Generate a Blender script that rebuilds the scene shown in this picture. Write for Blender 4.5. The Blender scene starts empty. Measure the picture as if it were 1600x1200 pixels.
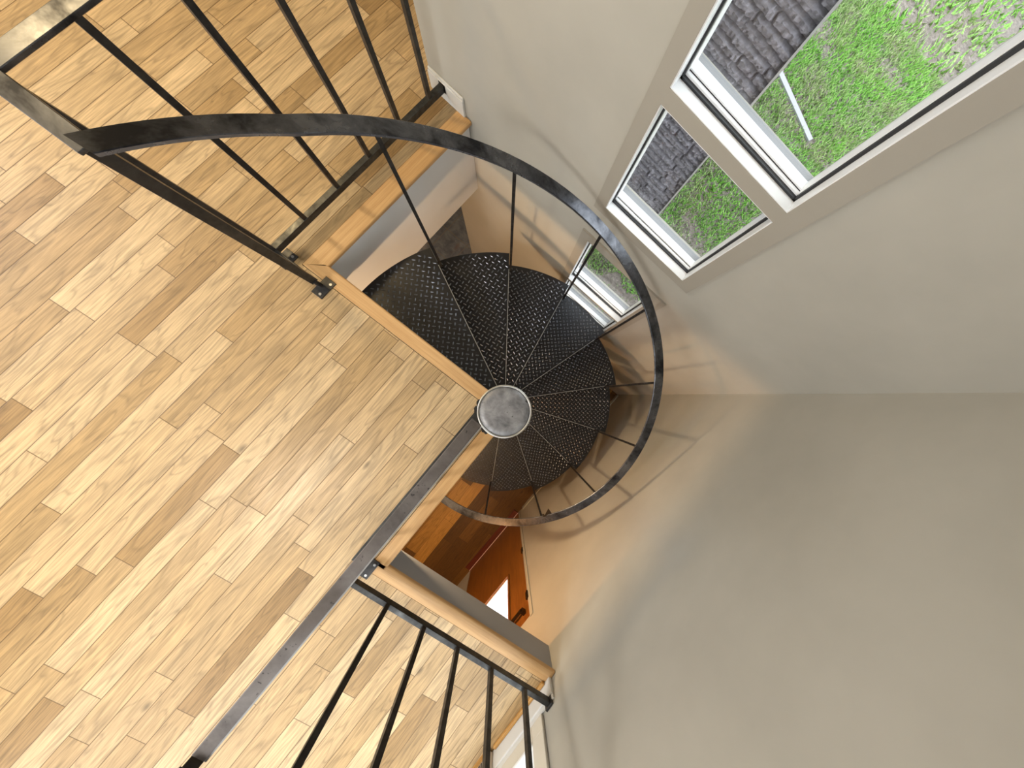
import bpy, math, random
import numpy as np
from mathutils import Matrix, Vector
random.seed(7); rng = np.random.default_rng(7)
S = bpy.context.scene
COL = S.collection
ZC = 4.587                      # camera height above the lower floor
def Z(c): return c + ZC         # height measured down from the camera -> world
R = math.radians

# ------------------------------------------------------------------ helpers
def wloc(o):
    v = Vector((0, 0, 0))
    while o is not None:
        v += o.location; o = o.parent
    return v

class MB:
    """collects shapes (world coordinates) and links them as ONE mesh object"""
    def __init__(s): s.v = []; s.f = []; s.m = []
    def add(s, vs, fs, m=0):
        n = len(s.v); s.v += [tuple(p) for p in vs]
        for f in fs: s.f.append([n + i for i in f]); s.m.append(m)
        return s
    def box(s, x0, x1, y0, y1, z0, z1, m=0, bev=0):
        if x0 > x1: x0, x1 = x1, x0
        if y0 > y1: y0, y1 = y1, y0
        if z0 > z1: z0, z1 = z1, z0
        vs = [(x, y, z) for z in (z0, z1) for y in (y0, y1) for x in (x0, x1)]
        return s.add(vs, [(0, 2, 3, 1), (4, 5, 7, 6), (0, 1, 5, 4), (2, 6, 7, 3), (0, 4, 6, 2), (1, 3, 7, 5)], m)
    def obox(s, c, ux, hx, uy, hy, uz, hz, m=0):
        c, ux, uy, uz = map(Vector, (c, ux, uy, uz))
        vs = [c + ux * (hx * i) + uy * (hy * j) + uz * (hz * k) for k in (-1, 1) for j in (-1, 1) for i in (-1, 1)]
        return s.add(vs, [(0, 2, 3, 1), (4, 5, 7, 6), (0, 1, 5, 4), (2, 6, 7, 3), (0, 4, 6, 2), (1, 3, 7, 5)], m)
    def prism(s, poly, z0, z1, m=0):
        n = len(poly)
        vs = [(x, y, z0) for x, y in poly] + [(x, y, z1) for x, y in poly]
        fs = [tuple(range(n - 1, -1, -1)), tuple(range(n, 2 * n))]
        fs += [(i, (i + 1) % n, n + (i + 1) % n, n + i) for i in range(n)]
        return s.add(vs, fs, m)
    def sweep(s, rings, m=0, closed=True, caps=True):
        n = len(rings[0]); vs = [p for r in rings for p in r]; fs = []
        for a in range(len(rings) - 1):
            for i in range(n if closed else n - 1):
                j = (i + 1) % n
                fs.append((a * n + i, a * n + j, (a + 1) * n + j, (a + 1) * n + i))
        if caps:
            fs.append(tuple(range(n - 1, -1, -1))); b = (len(rings) - 1) * n
            fs.append(tuple(range(b, b + n)))
        return s.add(vs, fs, m)
    def cyl(s, x, y, z0, z1, r, n=32, m=0, r1=None):
        r1 = r if r1 is None else r1
        ring = lambda rr, z: [(x + rr * math.cos(2 * math.pi * i / n), y + rr * math.sin(2 * math.pi * i / n), z) for i in range(n)]
        return s.sweep([ring(r, z0), ring(r1, z1)], m)
    def rod(s, p, q, r, n=12, m=0):
        p, q = Vector(p), Vector(q); d = (q - p).normalized()
        u = d.orthogonal().normalized(); w = d.cross(u)
        ring = lambda c: [c + u * (r * math.cos(2 * math.pi * i / n)) + w * (r * math.sin(2 * math.pi * i / n)) for i in range(n)]
        return s.sweep([ring(p), ring(q)], m)
    def data(s, name, off=Vector((0, 0, 0)), mats=()):
        me = bpy.data.meshes.new(name)
        me.from_pydata([(Vector(p) - off)[:] for p in s.v], [], s.f)
        for m in mats: me.materials.append(m)
        me.polygons.foreach_set('material_index', s.m)
        me.validate(); me.update()
        return me
    def build(s, name, mat, parent=None, bevel=0, smooth=False, loc=None):
        """loc: the object's own origin (world); parts keep their thing's origin"""
        mats = mat if isinstance(mat, (list, tuple)) else [mat]
        off = wloc(parent) if parent else (Vector(loc) if loc else Vector((0, 0, 0)))
        me = s.data(name, off, mats)
        if smooth: me.polygons.foreach_set('use_smooth', [True] * len(me.polygons))
        o = bpy.data.objects.new(name, me); COL.objects.link(o)
        if parent: o.parent = parent
        elif loc: o.location = loc
        if bevel:
            b = o.modifiers.new('bevel', 'BEVEL'); b.width = bevel; b.segments = 2; b.limit_method = 'ANGLE'; b.angle_limit = R(40)
        return o

def place(name, me, parent, loc, rz=0):
    o = bpy.data.objects.new(name, me); COL.objects.link(o); o.parent = parent
    o.location = loc; o.rotation_euler = (0, 0, rz); return o
def empty(name, loc):
    o = bpy.data.objects.new(name, None); COL.objects.link(o); o.location = loc; o.empty_display_size = .1; return o
def tag(o, label=None, cat=None, group=None, kind=None):
    if label: o['label'] = label
    if cat: o['category'] = cat
    if group: o['group'] = group
    if kind: o['kind'] = kind
    return o
def struct(o, label=None, cat=None): return tag(o, label, cat, None, 'structure')

# ------------------------------------------------------------------ materials
class NT:
    def __init__(s, name):
        s.mat = bpy.data.materials.new(name); s.mat.use_nodes = True
        s.t = s.mat.node_tree; s.n = s.t.nodes; s.l = s.t.links
        s.b = s.n['Principled BSDF']; s.out = s.n['Material Output']
    def node(s, ty, **kw):
        n = s.n.new(ty)
        for k, v in kw.items(): setattr(n, k, v)
        return n
    def link(s, a, b): s.l.new(a, b)
    def setin(s, sock, v):
        if hasattr(v, 'links'): s.l.new(v, sock)
        elif isinstance(v, (tuple, list)) and sock.type == 'RGBA': sock.default_value = (*v[:3], 1)
        else: sock.default_value = v
    def math(s, op, a, b=None, c=None):
        n = s.node('ShaderNodeMath', operation=op)
        for i, v in enumerate((a, b, c)):
            if v is not None: s.setin(n.inputs[i], v)
        return n.outputs[0]
    def xyz(s, kind='Object'):
        if kind == 'World':
            p = s.node('ShaderNodeNewGeometry').outputs['Position']
        else: p = s.node('ShaderNodeTexCoord').outputs[kind]
        q = s.node('ShaderNodeSeparateXYZ'); s.link(p, q.inputs[0]); return q.outputs[0], q.outputs[1], q.outputs[2], p
    def comb(s, x, y, z):
        n = s.node('ShaderNodeCombineXYZ')
        for i, v in enumerate((x, y, z)): s.setin(n.inputs[i], v)
        return n.outputs[0]
    def noise(s, vec, scale=5, detail=3, rough=.5, dist=0):
        n = s.node('ShaderNodeTexNoise'); s.link(vec, n.inputs['Vector'])
        n.inputs['Scale'].default_value = scale; n.inputs['Detail'].default_value = detail
        n.inputs['Roughness'].default_value = rough; n.inputs['Distortion'].default_value = dist
        return n.outputs['Fac']
    def ramp(s, fac, stops, interp='LINEAR'):
        n = s.node('ShaderNodeValToRGB'); s.link(fac, n.inputs[0]); e = n.color_ramp.elements
        n.color_ramp.interpolation = interp
        while len(e) < len(stops): e.new(.5)
        for i, (p, c) in enumerate(stops):
            e[i].position = p; e[i].color = (*c[:3], 1) if isinstance(c, (tuple, list)) else (c, c, c, 1)
        return n.outputs[0]
    def mix(s, fac, a, b, mode='MIX'):
        n = s.node('ShaderNodeMix', data_type='RGBA', blend_type=mode)
        s.setin(n.inputs[0], fac); s.setin(n.inputs[6], a); s.setin(n.inputs[7], b); return n.outputs[2]
    def mr(s, v, a, b, c, d):
        n = s.node('ShaderNodeMapRange'); s.setin(n.inputs[0], v)
        for i, q in enumerate((a, b, c, d)): n.inputs[i + 1].default_value = q
        return n.outputs[0]
    def bump(s, h, strength=.3, dist=.002):
        n = s.node('ShaderNodeBump'); n.inputs['Strength'].default_value = strength; n.inputs['Distance'].default_value = dist
        s.link(h, n.inputs['Height']); s.link(n.outputs[0], s.b.inputs['Normal'])
    def base(s, v): s.setin(s.b.inputs['Base Color'], v)
    def rough(s, v): s.setin(s.b.inputs['Roughness'], v)
    def metal(s, v): s.setin(s.b.inputs['Metallic'], v)
    def spec(s, v): s.setin(s.b.inputs['Specular IOR Level'], v)

def srgb(r, g, b):
    f = lambda u: u / 12.92 if u <= .04045 else ((u + .055) / 1.055) ** 2.4
    return tuple(f(c / 255) for c in (r, g, b))

def plain(name, col, rough=.6, metal=0, spec=.5):
    m = NT(name); m.base(col); m.rough(rough); m.metal(metal); m.spec(spec); return m.mat

def paint(name, col, amt=.04, rough=.75):
    m = NT(name); x, y, z, p = m.xyz('World')
    n = m.noise(p, 2.2, 4, .6)
    c2 = tuple(c * (1 - amt * 2) for c in col); c1 = tuple(min(1, c * (1 + amt)) for c in col)
    m.base(m.ramp(n, [(.3, c2), (.7, c1)])); m.rough(rough); m.spec(.25)
    m.bump(m.noise(p, 160, 2), .08, .001); return m.mat

def planks(name, w, seed, stops, seam, rough=.38, fig=.35, x0=0., lmin=.35, lvar=.75, seamw=.0011, feature=None):
    m = NT(name); X, Y, _, P = m.xyz('World')
    sx = m.math('DIVIDE', m.math('SUBTRACT', X, x0), w)
    row = m.math('FLOOR', sx); fx = m.math('FRACT', sx)
    def wn1(v, k):
        n = m.node('ShaderNodeTexWhiteNoise', noise_dimensions='1D'); m.link(m.math('ADD', v, k), n.inputs['W']); return n.outputs['Value']
    L = m.math('MULTIPLY_ADD', wn1(row, seed + .37), lvar, lmin)
    sy = m.math('ADD', m.math('DIVIDE', Y, L), m.math('MULTIPLY', wn1(row, seed + 11.3), 9.))
    col = m.math('FLOOR', sy); fy = m.math('FRACT', sy)
    n2 = m.node('ShaderNodeTexWhiteNoise', noise_dimensions='3D'); m.link(m.comb(row, col, seed), n2.inputs['Vector'])
    val = n2.outputs['Value']
    if feature:          # one clearly lighter board
        a0, a1, b0, b1 = feature
        inx = m.math('MULTIPLY', m.math('GREATER_THAN', X, a0), m.math('LESS_THAN', X, a1))
        iny = m.math('MULTIPLY', m.math('GREATER_THAN', Y, b0), m.math('LESS_THAN', Y, b1))
        val = m.math('MAXIMUM', val, m.math('MULTIPLY', inx, iny))
    base = m.ramp(val, stops)
    off = m.math('MULTIPLY', val, 53.)
    # fine fibres, broad figure lines, knots
    fib = m.noise(m.comb(m.math('MULTIPLY', X, 170.), m.math('MULTIPLY', Y, 7.), off), 1, 3, .6)
    f2 = m.noise(m.comb(m.math('MULTIPLY', X, 13.), m.math('MULTIPLY', Y, 1.5), off), 1, 2, .5, .6)
    rings = m.math('FRACT', m.math('MULTIPLY', f2, 9.))
    rings = m.math('ABSOLUTE', m.math('SUBTRACT', rings, .5))
    g = m.mr(fib, .3, .7, 1 - .36 * fig * 2, 1.1)
    g2 = m.mr(rings, 0, .2, 1 - .55 * fig, 1.0)
    blot = m.mr(m.noise(m.comb(m.math('MULTIPLY', X, 9.), m.math('MULTIPLY', Y, 3.), off), 1, 3), .3, .75, .84, 1.08)
    k = m.math('MULTIPLY', m.math('MULTIPLY', g, g2), blot)
    v = m.node('ShaderNodeTexVoronoi', feature='F1'); m.link(m.comb(m.math('MULTIPLY', X, 5.), m.math('MULTIPLY', Y, 2.2), seed), v.inputs['Vector'])
    v.inputs['Scale'].default_value = 1
    kn = m.mr(v.outputs['Distance'], .02, .075, .38, 1.)
    k = m.math('MULTIPLY', k, kn)
    c = m.mix(1., base, m.comb(k, k, k), 'MULTIPLY')
    ex = m.math('MULTIPLY', m.math('MINIMUM', fx, m.math('SUBTRACT', 1., fx)), w)
    ey = m.math('MULTIPLY', m.math('MINIMUM', fy, m.math('SUBTRACT', 1., fy)), L)
    e = m.math('MINIMUM', ex, ey)
    sm = m.mr(e, seamw * .5, seamw * 1.6, 1., 0.)
    m.base(m.mix(m.math('MULTIPLY', sm, .85), c, seam))
    m.rough(m.mr(fib, .3, .7, rough + .08, rough - .04)); m.spec(.4)
    m.bump(m.math('SUBTRACT', m.math('MULTIPLY', fib, .15), sm), .35, .0012)
    return m.mat

def timber(name, ca, cb, axis='y', rough=.4, dens=60):
    m = NT(name); X, Y, Zz, P = m.xyz('World')
    lo = 2.2; sc = {'x': (lo, dens, dens), 'y': (dens, lo, dens), 'z': (dens, dens, lo)}[axis]
    q = m.comb(m.math('MULTIPLY', X, sc[0]), m.math('MULTIPLY', Y, sc[1]), m.math('MULTIPLY', Zz, sc[2]))
    n = m.noise(q, 1, 4, .6, .4); n2 = m.noise(q, 4, 2, .6)
    f = m.math('MULTIPLY_ADD', n2, .35, m.math('MULTIPLY', n, .75))
    m.base(m.ramp(f, [(.34, cb), (.72, ca)])); m.rough(rough); m.spec(.4)
    m.bump(n2, .15, .0008); return m.mat

def steel(name, ca, cb, rough=.4, metal=.6, scale=14, spots=True, tint=None):
    m = NT(name); X, Y, Zz, P = m.xyz('World')
    n = m.noise(P, scale, 5, .65, .3)
    c = m.ramp(n, [(.35, cb), (.68, ca)])
    if tint:
        t = m.mr(m.noise(P, scale * .45, 3), .5, .68, 0., .7)
        c = m.mix(t, c, tint)
    if spots:
        s = m.mr(m.noise(P, 75, 2, .5), .68, .74, 0., .8)
        c = m.mix(s, c, (.012, .012, .013))
    m.base(c); m.metal(metal); m.rough(m.mr(n, .3, .7, rough + .12, rough - .06)); m.spec(.5)
    m.bump(n, .12, .001); return m.mat

M = {}
M['wall'] = paint('wall_paint', (.465, .448, .395))
M['fascia'] = paint('fascia_paint', (.73, .73, .725), .02, .6)
M['shadedfascia'] = paint('shaded_fascia_paint', (.33, .335, .345), .02, .6)  # darker copy of the white fascia paint, shade put into the colour
M['casing'] = paint('casing_paint', (.38, .355, .305), .02, .55)
M['cream'] = paint('cream_paint', (.66, .62, .53), .02, .5)
M['white'] = plain('white_vinyl', (.86, .88, .9), .35)
M['frame'] = plain('sash_vinyl', (.27, .28, .295), .4)
M['gasket'] = plain('dark_gasket', (.02, .022, .026), .5)
M['ceil'] = paint('ceiling_paint', (.66, .645, .61), .02, .85)
M['basebd'] = paint('baseboard_paint', (.68, .68, .66), .02, .5)
M['floor'] = planks('oak_strip_floor', .0813, 3.0,
    [(0, (.34, .205, .082)), (.25, (.485, .32, .148)), (.62, (.57, .395, .205)), (1, (.665, .485, .275))], (.11, .058, .02), .4, .46, x0=-.0585, seamw=.0015)
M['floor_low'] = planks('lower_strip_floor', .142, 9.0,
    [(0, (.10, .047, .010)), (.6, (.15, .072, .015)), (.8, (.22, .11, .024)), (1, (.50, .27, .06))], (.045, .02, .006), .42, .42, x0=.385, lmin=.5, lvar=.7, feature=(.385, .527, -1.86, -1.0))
M['oak_y'] = timber('oak_trim_along', (.66, .41, .185), (.46, .25, .09), 'y')
M['oak_x'] = timber('oak_trim_across', (.66, .42, .20), (.47, .265, .105), 'x')
M['shoe'] = timber('shoe_moulding', (.56, .31, .09), (.36, .17, .04), 'y')
M['doorwood'] = timber('stained_door', (.29, .108, .018), (.17, .058, .009), 'z', .4, 26)
M['threshold'] = timber('threshold_wood', (.13, .022, .012), (.06, .012, .008), 'y', .4)
M['rail'] = steel('handrail_steel', (.17, .178, .20), (.018, .019, .024), .27, .8, 7, False)
M['bar'] = steel('guard_steel', (.20, .185, .18), (.085, .075, .072), .42, .5, 9, True, (.075, .058, .046))
M['black'] = steel('black_steel', (.045, .043, .042), (.016, .016, .017), .36, .3, 26, False)
M['darkbar'] = steel('bottom_bar_steel', (.06, .062, .06), (.018, .018, .019), .34, .4, 20, False)
M['cap'] = steel('worn_cap_steel', (.36, .365, .385), (.13, .133, .145), .4, .25, 24, True)
M['caprim'] = plain('polished_rim', (.62, .62, .60), .28, .8)
M['tread'] = steel('diamond_plate_black', (.010, .011, .016), (.005, .0055, .008), .34, .1, 8, False)
M['lug'] = steel('worn_lugs_rail_glint', (.24, .26, .305), (.085, .092, .11), .28, .7, 10, False)
M['nosing'] = plain('worn_nosing_edge_glint', (.40, .41, .42), .3, .8)
M['bronze'] = plain('dark_bronze', (.05, .03, .015), .4, .7)
M['screw'] = plain('screw_zinc', (.45, .45, .45), .35, .9)
M['slot'] = plain('register_dark', (.012, .011, .011), .7)
M['regframe'] = plain('register_enamel', (.62, .54, .44), .45)

def glass():
    m = NT('window_glass'); t = m.node('ShaderNodeBsdfTransparent'); g = m.node('ShaderNodeBsdfGlossy')
    t.inputs[0].default_value = (.97, .98, .98, 1); g.inputs['Roughness'].default_value = .03
    lw = m.node('ShaderNodeLayerWeight'); lw.inputs['Blend'].default_value = .5
    fr = m.math('MULTIPLY_ADD', m.math('POWER', lw.outputs['Facing'], 5.), .55, .025)
    mx = m.node('ShaderNodeMixShader'); m.link(fr, mx.inputs[0]); m.link(t.outputs[0], mx.inputs[1]); m.link(g.outputs[0], mx.inputs[2])
    m.link(mx.outputs[0], m.out.inputs[0]); return m.mat
M['glass'] = glass()

def slate():
    m = NT('slate_tile'); X, Y, _, P = m.xyz('World')
    t = .30
    fx = m.math('FRACT', m.math('DIVIDE', m.math('ADD', X, .06), t)); fy = m.math('FRACT', m.math('DIVIDE', m.math('ADD', Y, .02), t))
    e = m.math('MINIMUM', m.math('MINIMUM', fx, m.math('SUBTRACT', 1., fx)), m.math('MINIMUM', fy, m.math('SUBTRACT', 1., fy)))
    n = m.noise(P, 9, 6, .65, .6)
    c = m.ramp(n, [(.3, (.15, .19, .26)), (.5, (.25, .30, .39)), (.68, (.40, .45, .52))])
    rust = m.mr(m.noise(P, 4, 3), .62, .7, 0., .6)
    c = m.mix(rust, c, (.2, .1, .07))
    m.base(m.mix(m.mr(e, .008, .02, 1., 0.), c, (.33, .32, .31))); m.rough(.5); m.bump(n, .4, .004); return m.mat
M['slate'] = slate()

def stone():
    m = NT('split_face_block'); X, Y, Zz, P = m.xyz('World')
    n = m.noise(P, 14, 6, .7, .4)
    m.base(m.ramp(n, [(.3, (.12, .114, .13)), (.55, (.215, .207, .235)), (.75, (.36, .355, .40))])); m.rough(.65); m.spec(.5)
    m.bump(m.noise(P, 60, 5, .7), .6, .006); return m.mat
M['stone'] = stone()

def grass_mat():
    m = NT('grass_blades'); X, Y, Zz, P = m.xyz('World')
    n = m.noise(P, 1.6, 3, .6); n2 = m.noise(P, 45, 2, .5)
    a = m.ramp(n2, [(.3, (.065, .20, .025)), (.5, (.16, .38, .06)), (.66, (.30, .50, .13)), (.8, (.50, .52, .30))])
    b = m.ramp(n2, [(.3, (.10, .21, .05)), (.55, (.25, .34, .13)), (.72, (.48, .45, .34))])
    m.base(m.mix(m.mr(n, .42, .62, 0., 1.), a, b)); m.rough(.6); m.spec(.2); return m.mat
M['grass'] = grass_mat()

def soil():
    m = NT('soil'); X, Y, Zz, P = m.xyz('World')
    n = m.noise(P, 22, 5, .7)
    m.base(m.ramp(n, [(.3, (.06, .05, .042)), (.55, (.14, .12, .105)), (.75, (.26, .235, .21))])); m.rough(.9); m.bump(n, .6, .02); return m.mat
M['soil'] = soil()
def paving():
    m = NT('pink_paving'); X, Y, Zz, P = m.xyz('World')
    n = m.noise(P, 7, 5, .7, .5)
    m.base(m.ramp(n, [(.35, (.62, .36, .36)), (.5, (.78, .66, .66)), (.65, (.72, .76, .82))])); m.rough(.8); return m.mat
M['paving'] = paving()
M['board'] = plain('weathered_board', (.24, .245, .26), .7)

# ------------------------------------------------------------------ layout constants (metres; camera stands over x=0,y=0)
ZL = Z(-1.787)          # upper floor
ZS = Z(-2.0)            # underside of the upper floor
YW = .96                # inner face of the window wall
XB = -.985              # edge of the stairwell, left
YN = -.957              # edge of the stairwell, near railing
XA, YA = .082, -.033    # corner of the landing
HT = Z(.68)             # ceiling
AX, AY = .0253, -.0328  # stair axis
TH1, DTH = R(154.03), R(26.76)
Z1, HR = Z(-1.987), .2
RT = .924
def xr(y): return 1.140 + (y) * .0458       # right wall, a little out of square

# ------------------------------------------------------------------ floors
def floor_polys(over=0):
    # landing, left side, near side: one L-shaped floor around the stairwell
    return [(-3.6, XB - .078, -3.6, 3.0), (XB - .078, XA - .065, -3.6, YA - .067), (XA - .065, 1.2, -3.6, YN - .063)]
f = MB()
for x0, x1, y0, y1 in floor_polys():
    if x1 > 1: f.prism([(x0, y0), (xr(y0) - .012, y0), (xr(y1) - .012, y1), (x0, y1)], ZL - .022, ZL)
    elif x0 < -3: f.box(x0, x1, y0, .965, ZL - .022, ZL).box(x0, -1.215, .965, y1 - 1.1, ZL - .022, ZL)
    else: f.box(x0, x1, y0, y1, ZL - .022, ZL)
struct(f.build('floor_upper', M['floor']))
# the joist depth below it: fascias and the plaster ceiling of the lower room
c = MB()
c.box(-3.6, XB - .012, -3.6, .95, ZS, ZL - .023)
c.box(-3.6, -1.215, .95, 1.9, ZS, ZL - .023)
c.box(XB - .012, XA - .012, -3.6, YA - .012, ZS, ZL - .023)
c.prism([(XA - .012, -3.6), (xr(-3.6) - .002, -3.6), (xr(YN) - .002, YN - .012), (XA - .012, YN - .012)], ZS, ZL - .023, 1)
struct(c.build('ceiling_lower', [M['fascia'], M['shadedfascia']]))
b = MB(); b.box(-1.115, XB - .012, -.9, YW - .002, Z(-2.372), ZS)
struct(b.build('wall_beam', M['fascia']))
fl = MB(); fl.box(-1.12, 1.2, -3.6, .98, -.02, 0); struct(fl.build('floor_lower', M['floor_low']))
ft = MB(); ft.box(-3.6, -1.12, -3.6, 1.9, -.02, 0); struct(ft.build('floor_tile', M['slate']))

# nosing trims round the stairwell (each board is one piece)
def nosing_profile(w, t=.026, r=.007, n=4):
    pts = [(0, -t), (0, 0)]
    pts += [(w - r + r * math.sin(a), -r + r * math.cos(a)) for a in [i * math.pi / 2 / n for i in range(n + 1)]]
    pts += [(w - r + r * math.cos(a), -t + r - r * math.sin(a)) for a in [i * math.pi / 2 / n for i in range(n + 1)]]
    return pts
def nosing_run(name, p0, p1, inward, w, mat, m0=0, m1=0):
    """p0->p1 back edge of the board, inward = unit vector towards the stairwell; m0/m1 mitre shifts at the front edge"""
    p0, p1 = Vector((*p0, ZL + .003)), Vector((*p1, ZL + .003)); d = (p1 - p0).normalized(); u = Vector((*inward, 0))
    prof = nosing_profile(w)
    ring = lambda p, mm: [p + u * a + d * (mm * a / w) + Vector((0, 0, b)) for a, b in prof]
    mb = MB(); mb.sweep([ring(p0, m0), ring(p1, m1)]); return struct(mb.build(name, mat))
nosing_run('trim_1', (XB - .075, YA - .064), (AX - .075, YA - .064), (0, 1), .066, M['oak_x'], .075, 0)
nosing_run('trim_2', (XB - .075, .955), (XB - .075, YA - .064), (1, 0), .079, M['oak_y'], 0, -.064)
nosing_run('trim_3', (XA - .062, AY - .075), (XA - .062, YN - .02), (1, 0), .066, M['oak_y'])
nosing_run('trim_4', (XA - .035, YN - .06), (xr(YN) - .004, YN - .06), (0, 1), .062, M['oak_x'])

# ------------------------------------------------------------------ walls
def holed(mb, uv, holes, put):
    """rectangle uv=(u0,u1,v0,v1) minus holes, split into boxes; put(u0,u1,v0,v1)"""
    us = sorted({uv[0], uv[1], *[h[i] for h in holes for i in (0, 1)]}); vs = sorted({uv[2], uv[3], *[h[i] for h in holes for i in (2, 3)]})
    for i in range(len(us) - 1):
        for j in range(len(vs) - 1):
            cu, cv = (us[i] + us[i + 1]) / 2, (vs[j] + vs[j + 1]) / 2
            if any(h[0] < cu < h[1] and h[2] < cv < h[3] for h in holes): continue
            put(us[i], us[i + 1], vs[j], vs[j + 1])
WX0, WX1 = -.190, .303
panes = [(Z(-1.512), Z(-.934), 'a'), (Z(-.879), Z(.18), 'a'), (Z(-2.487), Z(-1.862), 'b'), (Z(-2.975), Z(-2.503), 'b')]
wb = MB()
holed(wb, (-1.215, 1.4, 0, HT), [(WX0, WX1, p[0], p[1]) for p in panes], lambda a, b2, c2, d: wb.box(a, b2, YW, YW + .15, c2, d))
struct(wb.build('wall_back', M['wall']))
# right wall: door opening below, window opening above near the railing
ex = Vector((.0458, 1, 0)).normalized(); nx = Vector((1, -.0458, 0)).normalized()
DY0, DY1, DZ1 = -1.985, -1.080, 2.150
W3 = (-2.45, -1.142, Z(-1.585), Z(.1))
wr = MB()
def putr(y0, y1, z0, z1, mb=wr, d0=0, d1=.16):
    vs = []
    for z in (z0, z1):
        for y in (y0, y1):
            for d in (d0, d1): vs.append((xr(y) + d, y, z))
    mb.add(vs, [(0, 2, 3, 1), (4, 5, 7, 6), (0, 1, 5, 4), (2, 6, 7, 3), (0, 4, 6, 2), (1, 3, 7, 5)])
FRONT_FILL = (-1.0, .9, ZL + .7, HT - .25)  # opening added in the unseen front wall to let in more sky light
holed(wr, (-3.6, YW, 0, HT), [(DY0, DY1, 0, DZ1), W3], putr)
struct(wr.build('wall_right', M['wall']))
wl = MB(); holed(wl, (-3.6, 1.9, 0, HT), [(-3.2, -.7, ZL + .5, HT - .2)], lambda a, b2, c2, d: wl.box(-3.75, -3.6, a, b2, c2, d))  # unseen wall; its opening is added as sky fill
struct(wl.build('wall_left', M['wall']))
wf = MB(); holed(wf, (-3.75, 1.2, 0, HT), [FRONT_FILL], lambda a, b2, c2, d: wf.box(a, b2, -3.75, -3.6, c2, d))
struct(wf.build('wall_front', M['wall']))
struct(MB().box(-3.75, -1.215, 1.9, 2.05, 0, HT).build('wall_far', M['wall']))
struct(MB().box(-1.215, -1.08, 1.11, 2.05, 0, HT).build('wall_wing', M['wall']))
struct(MB().box(-3.75, 1.35, -3.75, 2.05, HT, HT + .12).build('ceiling', M['ceil']))

# baseboards and shoe
bb = MB(); bb.box(-1.213, XB - .03, YW - .014, YW - .0005, ZL + .001, ZL + .095).box(-1.213, XB - .03, YW - .009, YW - .0005, ZL + .095, ZL + .11)
struct(bb.build('baseboard_back', M['basebd'], bevel=.003))
br = MB(); putr(-3.55, YN - .03, ZL + .001, ZL + .098, br, -.018, -.0005); putr(-3.55, YN - .03, ZL + .098, ZL + .122, br, -.011, -.0005)
struct(br.build('baseboard_right', M['basebd'], bevel=.003))
bs = MB(); putr(-1.385, YN - .062, ZL + .001, ZL + .02, bs, -.036, -.019)
struct(bs.build('trim_5', M['shoe'], bevel=.004))
blr = MB(); putr(-1.0, .94, .001, .09, blr, -.014, -.0005)
struct(blr.build('baseboard_lower', M['wall'], bevel=.003))

# ------------------------------------------------------------------ windows in the window wall
def sash_window(name, z0s, cas, label):
    """z0s: list of (z0,z1) openings; cas: (x0,x1,z0,z1) outer edge of the flat casing"""
    root = empty(name, ((WX0 + WX1) / 2, YW, z0s[0][0])); struct(root, label)
    cm = MB(); holed(cm, cas, [(WX0, WX1, a, b2) for a, b2 in z0s], lambda a, b2, c2, d: cm.box(a, b2, YW - .012, YW - .0005, c2, d))
    cm.build('window_casing', M['casing'], root)
    for a, b2 in z0s:
        # white reveal: sill and jambs
        s = MB(); s.box(WX0, WX1, YW - .010, YW + .034, a - .004, a + .002); s.build('window_sill', M['white'], root, bevel=.0015)
        j = MB(); j.box(WX0 - .0005, WX0 + .004, YW - .01, YW + .055, a + .002, b2); j.box(WX1 - .004, WX1 + .0005, YW - .01, YW + .055, a + .002, b2)
        j.box(WX0, WX1, YW - .01, YW + .055, b2 - .004, b2); j.build('jamb_liner', M['white'], root)
        # sash frame with a dark gasket in front of it
        g = MB(); y0 = YW + .034
        for x0, x1, zz0, zz1 in ((WX0, WX1, a + .0, a + .009), (WX0 + .004, WX0 + .010, a, b2), (WX1 - .012, WX1 - .004, a, b2)):
            g.box(x0, x1, y0, y0 + .012, zz0, zz1)
        g.build('gasket', M['gasket'], root)
        fr = MB(); y1 = y0 + .012
        fr.box(WX0 + .004, WX1 - .004, y1, y1 + .012, a, a + .016)
        fr.box(WX0 + .004, WX1 - .004, y1 + .014, y1 + .050, a, a + .022)
        fr.box(WX0 + .003, WX0 + .012, y1, y1 + .05, a, b2); fr.box(WX1 - .014, WX1 - .003, y1, y1 + .05, a, b2)
        fr.box(WX0 + .004, WX1 - .004, y1, y1 + .05, b2 - .022, b2 - .004)
        sf = fr.build('sash', M['white'], root, bevel=.0015)
        MB().box(WX0 + .004, WX1 - .004, y1 + .012, y1 + .0142, a, a + .017).build('track_groove', M['gasket'], sf)
        MB().box(WX0 - .02, WX1 + .02, y1 + .05, YW + .135, a - .006, a + .010).build('outer_sill', M['frame'], root, bevel=.002)
        MB().box(WX0 + .012, WX1 - .014, y1 + .036, y1 + .040, a + .02, b2 - .02).build('pane', M['glass'], root)
    return root
sash_window('window_1', [(panes[0][0], panes[0][1]), (panes[1][0], panes[1][1])], (-.243, .370, Z(-1.566), Z(.24)), 'tall two pane window beside the handrail')
sash_window('window_2', [(panes[3][0], panes[3][1]), (panes[2][0], panes[2][1])], (-.243, .372, Z(-3.045), Z(-1.80)), 'lower window seen past the treads')

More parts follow.
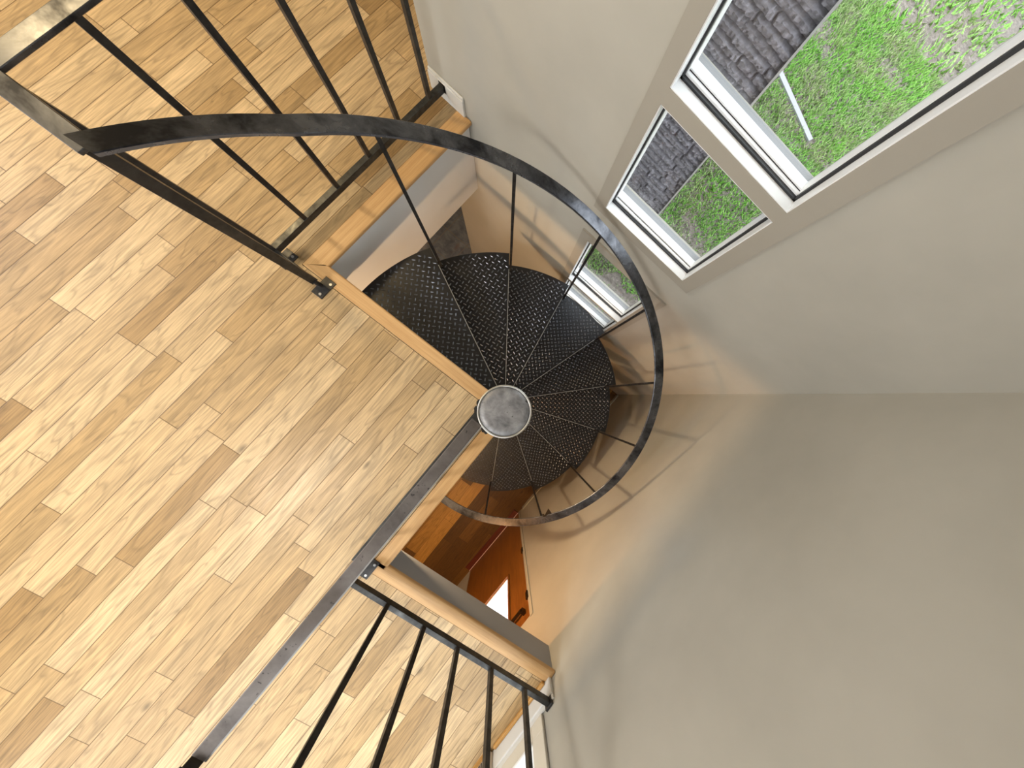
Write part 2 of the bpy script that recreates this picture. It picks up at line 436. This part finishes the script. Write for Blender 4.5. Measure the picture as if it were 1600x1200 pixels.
# window in the right wall beyond the near railing
w3 = empty('window_3', (xr(-1.8), -1.8, W3[2])); struct(w3, 'bright window beyond the near railing')
cm = MB(); holed(cm, (W3[0] - .07, W3[1] + .072, W3[2] - .075, W3[3] + .07), [W3], lambda a, b2, c2, d: putr(a, b2, c2, d, cm, -.014, -.0005))
cm.build('window_casing', M['cream'], w3, bevel=.003)
sl = MB(); putr(W3[0], W3[1], W3[2] - .002, W3[2] + .02, sl, -.02, .07); sl.build('window_sill', M['white'], w3, bevel=.006)
jl = MB(); putr(W3[1] - .008, W3[1] + .0005, W3[2], W3[3], jl, -.012, .07); jl.build('jamb_liner', M['white'], w3)
sh = MB(); holed(sh, W3, [(W3[0] + .05, W3[1] - .05, W3[2] + .06, W3[3] - .05)], lambda a, b2, c2, d: putr(a, b2, c2, d, sh, .07, .11))
sh.build('sash', M['cream'], w3)
pn = MB(); putr(W3[0] + .05, W3[1] - .05, W3[2] + .06, W3[3] - .05, pn, .085, .089); pn.build('pane', M['glass'], w3)

# ------------------------------------------------------------------ the door below
dr = empty('door_1', (xr(-1.5), -1.5, 0)); struct(dr, 'orange stained door with a glass light, lower floor')
GL = (-1.80, -1.295, 1.265, 1.98)
lf = MB(); holed(lf, (DY0 + .004, DY1 - .004, .012, DZ1 - .004), [GL], lambda a, b2, c2, d: putr(a, b2, c2, d, lf, .004, .044))
leaf = lf.build('door_leaf', M['doorwood'], dr)
for d, (mat, nm) in zip((0.0, .016), ((M['doorwood'], 'glazing_bead'), (M['white'], 'glazing_bead'))):
    gb = MB(); o0 = GL; i = .018
    holed(gb, (o0[0] - .012 + d, o0[1] + .012 - d, o0[2] - .012 + d, o0[3] + .012 - d), [(o0[0] + d + .004, o0[1] - d - .004, o0[2] + d + .004, o0[3] - d - .004)],
          lambda a, b2, c2, e2: putr(a, b2, c2, e2, gb, -.006 + d, .03 + d * .5))
    gb.build(nm, mat, leaf)
gp = MB(); putr(GL[0], GL[1], GL[2], GL[3], gp, .03, .034); gp.build('pane', M['glass'], leaf)
for hz in (.33, 1.12, 1.90):
    h = MB(); y = DY1 - .006
    h.obox((xr(y) - .004, y, hz), nx, .006, ex, .013, (0, 0, 1), .045).rod((xr(y) - .008, y + .004, hz - .05), (xr(y) - .008, y + .004, hz + .05), .006)
    h.build('hinge', M['bronze'], dr)
ar = MB(); y0, y1 = DY1 - .055, DY1 - .235
ar.obox((xr((y0 + y1) / 2) - .028, (y0 + y1) / 2, 2.045), ex, .09, nx, .008, (0, 0, 1), .012)
ar.obox((xr(y0) - .012, y0, 2.045), ex, .012, nx, .016, (0, 0, 1), .022)
ar.obox((xr(y1) - .030, y1, 2.030), ex, .010, nx, .012, (0, 0, 1), .028)
ar.obox((xr(y1) - .030, y1 - .014, 2.008), ex, .016, nx, .008, (0, 0, 1), .006)
ar.build('door_arm', M['bronze'], dr)
tt = MB(); putr(DY0 - .0, DY1 - .002, .001, .02, tt, -.075, .004); tt.build('threshold', M['threshold'], dr, bevel=.004)
ts = MB(); putr(DY0, DY1 - .002, .012, .024, ts, -.012, -.004); ts.build('weather_strip', plain('strip_aluminium', (.75, .6, .58), .4), dr)
st = MB(); putr(DY1, DY1 + .028, 0, DZ1 + .02, st, -.006, -.0005); st.build('door_stop', M['wall'], dr)

# ------------------------------------------------------------------ spiral staircase
sp = empty('spiral_staircase', (AX, AY, 0))
tag(sp, 'black steel spiral staircase with diamond plate treads around a round centre pole', 'staircase')
pole = MB().cyl(AX, AY, 0, Z(-.91), .064, 48).cyl(AX, AY, 0, .012, .13, 40).build('center_pole', M['black'], sp)
cap = MB(); n = 64
prof = [(.0, .0), (.056, .0), (.0615, -.0012)]
cap.sweep([[(AX + r * math.cos(2 * math.pi * i / n), AY + r * math.sin(2 * math.pi * i / n), Z(-.9) + h) for i in range(n)] for r, h in [(.064, -.0095), (.0615, -.0015), (.045, 0), (.02, 0), (.0005, 0)]], caps=False)
capo = cap.build('pole_cap', M['cap'], sp, smooth=True)
rim = MB(); rr = []
for k in range(9):
    a = 2 * math.pi * k / 8; rr.append((.0655 + .0028 * math.cos(a), -.0045 + .0045 * math.sin(a)))
rim.sweep([[(AX + r * math.cos(2 * math.pi * i / n), AY + r * math.sin(2 * math.pi * i / n), Z(-.9) + h) for i in range(n)] for r, h in rr], caps=False)
rim.build('cap_rim', M['caprim'], capo, smooth=True)
wd = MB()
for i in range(22):
    a = R(196 + i * 3.4 + random.uniform(-1, 1)); r = .068 + random.uniform(-.001, .004); s = random.uniform(.003, .006)
    wd.rod((AX + r * math.cos(a), AY + r * math.sin(a), Z(-.906) - s), (AX + r * math.cos(a), AY + r * math.sin(a), Z(-.906) + s * .5), s, 7)
wd.build('weld_bead', M['black'], pole)

# tread: sector plate with down-turned nosing, outer edge and raised lugs (origin on the axis)
W = DTH + R(3.2); RI = .062
tb = MB(); NA = 18
def arc(r, z): return [(r * math.cos(W * i / NA), r * math.sin(W * i / NA), z) for i in range(NA + 1)]
top, bot = arc(RT, 0), arc(RT, -.006); ti, bi = arc(RI, 0), arc(RI, -.006)
tb.sweep([[ti[i], top[i], bot[i], bi[i]] for i in range(NA + 1)])
tb.box(.10, RT - .004, .0, .005, -.045, -.003); 
back = Matrix.Rotation(W, 3, 'Z')
vs = [back @ Vector(p) for p in [(x, y, z) for z in (-.03, -.003) for y in (-.005, 0) for x in (.10, RT - .004)]]
tb.add(vs, [(0, 2, 3, 1), (4, 5, 7, 6), (0, 1, 5, 4), (2, 6, 7, 3), (0, 4, 6, 2), (1, 3, 7, 5)])
tb.sweep([[(r * math.cos(W * i / NA), r * math.sin(W * i / NA), z) for r, z in ((RT - .005, -.032), (RT, -.032), (RT, -.005), (RT - .005, -.005))] for i in range(NA + 1)])
tb.cyl(0, 0, -.05, .03, RI + .012, 32)
P = .0262; rot = W / 2 + R(45)
ca, sa = math.cos(rot), math.sin(rot)
for i in range(-45, 46):
    for j in range(-45, 46):
        u, v = (i + .5) * P, (j + .5) * P
        x, y = u * ca - v * sa, u * sa + v * ca
        r = math.hypot(x, y); a = math.atan2(y, x)
        if not (RI + .03 < r < RT - .014) or a < 0 or a > W: continue
        if r * math.sin(a) < .012 or r * math.sin(W - a) < .012: continue
        q = rot + (R(90) if (i + j) % 2 else 0)
        d = Vector((math.cos(q), math.sin(q), 0)); e = Vector((-d.y, d.x, 0)); c0 = Vector((x, y, 0)); L, B, H = .0112, .0032, .0019
        base = [c0 - d * L, c0 - d * L * .45 - e * B, c0 + d * L * .45 - e * B, c0 + d * L, c0 + d * L * .45 + e * B, c0 - d * L * .45 + e * B]
        up = Vector((0, 0, H)); rid = [c0 - d * L * .55 + up, c0 + d * L * .55 + up]
        tb.add(base + rid, [(0, 1, 6), (1, 2, 7, 6), (2, 3, 7), (3, 4, 7), (4, 5, 6, 7), (5, 0, 6)], 1)
tread_me = tb.data('tread', mats=[M['tread'], M['lug']])
nz_me = MB().box(.075, RT - .10, -.0022, .0016, -.006, .0010).data('nosing', mats=[M['nosing']])
NT_ = 13
bal_me = MB().box(-.007, .007, -.007, .007, -HR - .02, .905).data('baluster', mats=[M['black']])
RBAL = .893
for k in range(1, NT_ + 1):
    th = TH1 - (k - 1) * DTH; zt = Z1 - (k - 1) * HR
    t = place('tread', tread_me, sp, (0, 0, zt), th)
    place('nosing', nz_me, t, (0, 0, 0))
    if k < 13:
        place('baluster', bal_me, sp, (RBAL * math.cos(th - .012), RBAL * math.sin(th - .012), zt), th)
# handrail: flat bar following the helix, running out level onto the landing post
rings = []
def rail_pt(t):
    z = Z1 + .905 + (t - TH1) / DTH * HR
    rc = .888
    if t > R(165): rc = .888 + (t - R(165)) / R(20.5) * .05
    return rc, z
N = 150; t0, t1 = R(-150), R(185.5)
for i in range(N + 1):
    t = t0 + (t1 - t0) * i / N; rc, z = rail_pt(t); h = .0275
    z0, z1 = z - .003, z + .008
    rings.append([(AX + r * math.cos(t), AY + r * math.sin(t), zz) for r, zz in
                  ((rc - h, z0), (rc + h, z0), (rc + h, z1 - .002), (rc + h - .002, z1), (rc - h + .002, z1), (rc - h, z1 - .002))])
hm = MB().sweep(rings)
hm.m = [1 if len(q) == 4 and {i % 6 for i in q} == {5, 0} else 0 for q in hm.f]  # inner face takes a paler steel: its reflection is put into the colour
hr = hm.build('handrail', [M['rail'], M['lug']], sp)
# small bracket and splice on the inner edge of the rail
t = R(-31); rc, z = rail_pt(t)
ur = Vector((math.cos(t), math.sin(t), 0)); ut = Vector((-math.sin(t), math.cos(t), 0)); pc = Vector((AX, AY, 0)) + ur * (rc - .036); pc.z = z
bk = MB(); bk.prism([((pc + ut * a + ur * b2).x, (pc + ut * a + ur * b2).y) for a, b2 in ((-.03, .012), (.03, .012), (.02, -.03))], z - .002, z + .004)
bk.rod(pc - ut * .03 + Vector((0, 0, -.005)), pc - ut * .03 + Vector((0, 0, .009)), .008)
bk.build('rail_bracket', M['bronze'], hr)

# ------------------------------------------------------------------ railings on the upper floor
def plate(mb, x, y, hx, hy): mb.box(x - hx, x + hx, y - hy, y + hy, ZL + .001, ZL + .008)
def screws(name, pts, parent):
    for x, y in pts: MB().cyl(x, y, ZL + .008, ZL + .0105, .006, 14).build(name, M['screw'], parent)
ul = empty('stair_railing', (-1.13, .4, ZL))
tag(ul, 'black steel railing on the left floor, running from the landing corner to the window wall', 'railing', 'floor railings')
zt = Z(-1.70); xl0, xl1 = -1.146, -1.121; yp = -.122
MB().box(xl0, xl1, yp - .012, YW - .012, zt - .034, zt).box(xl1, -.955, yp - .012, yp + .012, zt - .034, zt - .003).build('bottom_rail', M['darkbar'], ul, bevel=.0015)
for y in (.066, .262, .460, .662, .858):
    MB().box(-1.1435, -1.1245, y - .0095, y + .0095, zt - .004, Z(-.885)).build('baluster', M['black'], ul, bevel=.001)
for x in (-1.134, -.958):
    s = .0125 if x < -1 else .015
    MB().box(x - s, x + s, yp - s, yp + s, zt - .034, Z(-.885)).build('post', M['black'], ul, bevel=.0015)
MB().box(-1.153, -1.115, yp - .02, YW - .001, Z(-.885), Z(-.875)).box(-1.115, -.935, yp - .02, yp + .018, Z(-.885), Z(-.875)).build('top_rail', M['rail'], ul, bevel=.0015)
for (x, y, hx, hy), fx in (((-.930, -.122, .026, .047), -.946), ((-1.119, -.122, .028, .040), -1.130)):
    m = MB(); plate(m, x, y, hx, hy); m.rod((fx, y, ZL + .006), (fx, y, zt - .02), .010)
    pl = m.build('base_plate', M['black'], ul, bevel=.001)
    screws('screw', [(x + hx * .5, y + hy * .62), (x + hx * .35, y - hy * .68)], pl)
MB().box(-1.152, -1.114, YW - .014, YW - .001, zt - .04, zt + .006).build('wall_bracket', M['black'], ul)

lr = empty('stair_railing', (.6, -1.02, ZL))
tag(lr, 'black steel railing with five balusters ending at the right wall, nearest the bottom', 'railing', 'floor railings')
zb = Z(-1.652); y0, y1 = -1.031, -1.008; xe = xr(-1.02) - .002
MB().box(.004, xe, y0, y1, zb - .034, zb).build('bottom_rail', M['darkbar'], lr, bevel=.0015)
for x in (.183, .370, .551, .740, .934):
    MB().box(x - .0095, x + .0095, -1.0285, -1.0095, zb - .004, Z(-.885)).build('baluster', M['black'], lr, bevel=.001)
MB().box(-.03, xe, -1.039, -1.001, Z(-.885), Z(-.875)).build('top_rail', M['rail'], lr, bevel=.0015)
MB().box(-.026, .002, -1.036, -1.006, ZL + .008, Z(-.885)).build('post', M['black'], lr, bevel=.0015)
m = MB(); plate(m, .022, -1.005, .026, .045); pl = m.build('base_plate', M['black'], lr, bevel=.001)
screws('screw', [(.032, -1.035), (.034, -.978)], pl)
MB().box(xe - .012, xe, y0 - .012, y1 + .01, zb - .05, zb + .008).build('wall_bracket', M['black'], lr, bevel=.001)

gd = empty('stair_railing', (-.01, -.5, ZL))
tag(gd, 'flat grey steel guard rail seen end on, from the centre pole along the landing edge', 'railing', 'floor railings')
tr_ = MB().box(-.027, .0030, -.995, AY - .062, Z(-.912), Z(-.9)).build('top_rail', M['bar'], gd, bevel=.002)
tag(MB().box(.0022, .0062, -.995, AY - .064, Z(-.916), Z(-.9015)).build('edge_highlight', M['nosing'], tr_), 'pale strip coloured as the window highlight on the rail edge')  # window light along the edge, put into the strip's colour
for y in (-.22, -.38, -.54, -.70, -.86):
    MB().box(-.024, -.010, y - .008, y + .008, ZL + .02, Z(-.912)).build('baluster', M['black'], gd)
MB().box(-.062, -.020, -1.0, AY - .07, ZL + .012, ZL + .03).build('bottom_rail', M['darkbar'], gd)

# ------------------------------------------------------------------ wall register under the right window
yg0, yg1 = -1.80, -1.404
rg = empty('wall_register', (xr(-1.6) - .04, -1.63, ZL))
tag(rg, 'small cream wall register with dark slots at floor level beside the near railing', 'vent')
m = MB(); putr(yg0, yg1, ZL + .012, ZL + .17, m, -.036, -.019); m.build('frame', M['regframe'], rg, bevel=.003)
m = MB()
k = yg1 - .014
while k > yg0 + .03:
    putr(k - .0085, k, ZL + .018, ZL + .150, m, -.0375, -.034); k -= .0145
m.build('slot', M['slot'], rg)
m = MB(); putr(yg0, yg1, ZL + .001, ZL + .012, m, -.050, -.036); m.build('base_strip', M['shoe'], rg)

# ------------------------------------------------------------------ outdoors
GZ = Z(-4.75)
g = MB().box(-14, 14, 1.11, 26, GZ - .1, GZ); struct(g.build('ground', M['soil']))
pv = MB().box(1.35, 14, -12, 1.11, GZ - .1, GZ); struct(pv.build('ground_walkway', M['paving']))
# grass: blades nobody could count
def blades(n, xlo, xhi, ylo, yhi, h0, h1, wd):
    y = ylo + (yhi - ylo) * rng.random(n); x = xlo + (xhi - xlo) * rng.random(n)
    return x, y
vsl = []; cnt = 0
def lawn(n, xlo, xhi, ylo, yhi, h, w):
    global cnt
    x = xlo + (xhi - xlo) * rng.random(n); y = ylo + (yhi - ylo) * rng.random(n)
    patch = np.sin(x * 2.3 + 1.1 * np.sin(y * 1.7)) * np.sin(y * 2.9 + x) 
    edge = 2.22 + .10 * np.sin(x * 5.) + .08 * np.sin(x * 13)
    free = ~((x < .06) & (y > 2.8)) & ~((np.abs((x - .62) * .362 + (y - 6.62) * .932) < .09) & (np.abs((x - .62) * .932 - (y - 6.62) * .362) < .68))
    keep = free & ((y > edge) & ((patch > -.75) | (rng.random(n) < .4)) | (rng.random(n) < .05))
    x, y = x[keep], y[keep]; k = len(x)
    a = rng.random(k) * 2 * np.pi; hh = h * (.6 + .8 * rng.random(k)); ln = hh * (.3 + .7 * rng.random(k))
    b = rng.random(k) * 2 * np.pi
    dx, dy = np.cos(a) * w, np.sin(a) * w
    v = np.zeros((k, 3, 3))
    v[:, 0] = np.stack([x - dx, y - dy, np.full(k, GZ)], 1); v[:, 1] = np.stack([x + dx, y + dy, np.full(k, GZ)], 1)
    v[:, 2] = np.stack([x + np.cos(b) * ln, y + np.sin(b) * ln, GZ + hh], 1)
    vsl.append(v.reshape(-1, 3)); cnt += k
lawn(26000, -1.0, 2.0, 1.2, 4.2, .055, .0075)
lawn(38000, -.2, 4.2, 4.2, 9.5, .07, .011)
lawn(16000, -.2, 9, 9.5, 22, .1, .03)
V = np.concatenate(vsl); nf = len(V) // 3
me = bpy.data.meshes.new('lawn_grass'); me.vertices.add(len(V)); me.vertices.foreach_set('co', V.ravel())
me.loops.add(nf * 3); me.loops.foreach_set('vertex_index', np.arange(nf * 3)); me.polygons.add(nf)
me.polygons.foreach_set('loop_start', np.arange(0, nf * 3, 3)); me.update(calc_edges=True); me.materials.append(M['grass'])
go = bpy.data.objects.new('lawn_grass', me); COL.objects.link(go)
tag(go, 'bright green lawn with bare straw patches outside the windows', 'grass', None, 'stuff')

# dark split-face block building next door
YBR, CH = 2.9, .0785; XE = .037
nb = empty('neighbouring_building', (-1.5, YBR, GZ))
tag(nb, 'dark grey rough block building beyond the lawn, outside the window', 'building')
z0b = GZ - .02; x0b = -3.2; nxg = 190; per = 5; rows = 65
xs = np.linspace(x0b, XE, nxg + 1); Vb = []; 
nr = rows * per
depth = np.zeros((nr + 1, nxg + 1))
low = rng.standard_normal((nr // 2 + 3, nxg // 2 + 3)); 
def sm(a):
    return (a + np.roll(a, 1, 0) + np.roll(a, -1, 0) + np.roll(a, 1, 1) + np.roll(a, -1, 1)) / 5
hi = rng.standard_normal((nr + 1, nxg + 1)); big = np.kron(sm(low), np.ones((2, 2)))[:nr + 1, :nxg + 1]
rough_ = .0045 * hi + .010 * big
blk = np.zeros((nr + 1, nxg + 1)); jnt = np.zeros((nr + 1, nxg + 1))
for r in range(rows + 1):
    x = x0b - rng.random() * .4
    edges = []
    while x < XE + .5: edges.append(x); x += .14 + .26 * rng.random()
    ed = np.array(edges); val = rng.random(len(ed)) * .014
    idx = np.searchsorted(ed, xs) - 1
    near = np.min(np.abs(xs[:, None] - ed[None, :]), 1) < .005
    for q in range(per):
        i = r * per + q
        if i > nr: break
        blk[i] = val[idx]; jnt[i] = near | (q == 0)
depth = np.where(jnt > 0, -.002, .014 + blk + rough_)
# each course leans out towards its top so the ledges catch the sky
ph = (np.arange(nr + 1) % per) / per
depth += np.where(jnt > 0, 0, (.020 * ph)[:, None])
Xg, Zg = np.meshgrid(xs, z0b + np.arange(nr + 1) * CH / per)
Yg = YBR - depth
w_ = nxg + 1
vv = np.stack([Xg, Yg, Zg], -1).reshape(-1, 3)
fc = [(i * w_ + j, i * w_ + j + 1, (i + 1) * w_ + j + 1, (i + 1) * w_ + j) for i in range(nr) for j in range(nxg)]
mb = MB(); mb.add(vv.tolist(), fc); mb.box(x0b, XE - .004, YBR + .02, YBR + 3.5, GZ, z0b + nr * CH / per)
mb.build('block_wall', M['stone'], nb)
MB().box(XE - .004, XE + .012, YBR - .055, YBR + .03, GZ, z0b + nr * CH / per).build('corner_bead', plain('pale_bead', (.34, .34, .33), .6), nb)
eb = MB().obox((.62, 6.62, GZ + .02), Vector((.67, -.26, 0)).normalized(), .62, Vector((.26, .67, 0)).normalized(), .05, (0, 0, 1), .02)
tag(eb.build('edging_board', M['board'], bevel=.004), 'pale grey edging board lying on the grass outside the window', 'board')

# ------------------------------------------------------------------ light
w = bpy.data.worlds.new('sky'); S.world = w; w.use_nodes = True
bg = w.node_tree.nodes['Background']; bg.inputs[0].default_value = (.93, .97, 1.0, 1); bg.inputs[1].default_value = 5.0
def area(name, loc, size, power, col, target=None, shape='DISK'):
    d = bpy.data.lights.new(name, 'AREA'); d.shape = shape; d.size = size; d.energy = power; d.color = col
    o = bpy.data.objects.new(name, d); COL.objects.link(o); o.location = loc
    if target: o.rotation_euler = (Vector(target) - Vector(loc)).to_track_quat('-Z', 'Y').to_euler()
    return o
def bulb(name, loc, power, col, r=.06):
    d = bpy.data.lights.new(name, 'POINT'); d.energy = power; d.color = col; d.shadow_soft_size = r
    o = bpy.data.objects.new(name, d); COL.objects.link(o); o.location = loc; return o
area('ceiling_lamp_and_fill', (-1.05, -2.05, Z(.62)), .42, 46, (1, .95, .88))
area('ceiling_lamp_and_fill', (.62, -2.35, Z(.62)), .3, 15, (.92, .965, 1))  # added fill with no real fixture, tinted cool like daylight
area('ceiling_lamp_and_fill', (-2.7, .1, HT - .03), .4, 36, (1, .74, .38))
bulb('lower_lamp', (.25, -1.85, ZS - .10), 42, (1, .46, .16), .05)
bulb('lower_lamp', (-.30, -.85, ZS - .10), 42, (1, .70, .40), .05)

# ------------------------------------------------------------------ camera
cd = bpy.data.cameras.new('camera'); cam = bpy.data.objects.new('camera', cd); COL.objects.link(cam)
rw = [(0.7605636772526349, 0.6103797586675842, 0.22131299793018375), (0.6276937210005401, -0.7783918420400077, -0.010331159763536189), (0.16596230132304962, 0.14677428403662038, -0.9751481036668682)]
m3 = Matrix((Vector(rw[0]), -Vector(rw[1]), -Vector(rw[2]))).transposed()
cam.matrix_world = Matrix.Translation((0, 0, ZC)) @ m3.to_4x4()
cd.sensor_fit = 'HORIZONTAL'; cd.sensor_width = 36; cd.lens = 539.985 / 1600 * 36
cd.shift_x = (800 - 911.82) / 1600; cd.shift_y = (611.9 - 600) / 1600
cd.clip_start = .02; cd.clip_end = 200
S.camera = cam
vs = S.view_settings
vs.view_transform = 'Standard'; vs.look = 'None'; vs.gamma = 1; vs.use_curve_mapping = False; vs.exposure = -.03
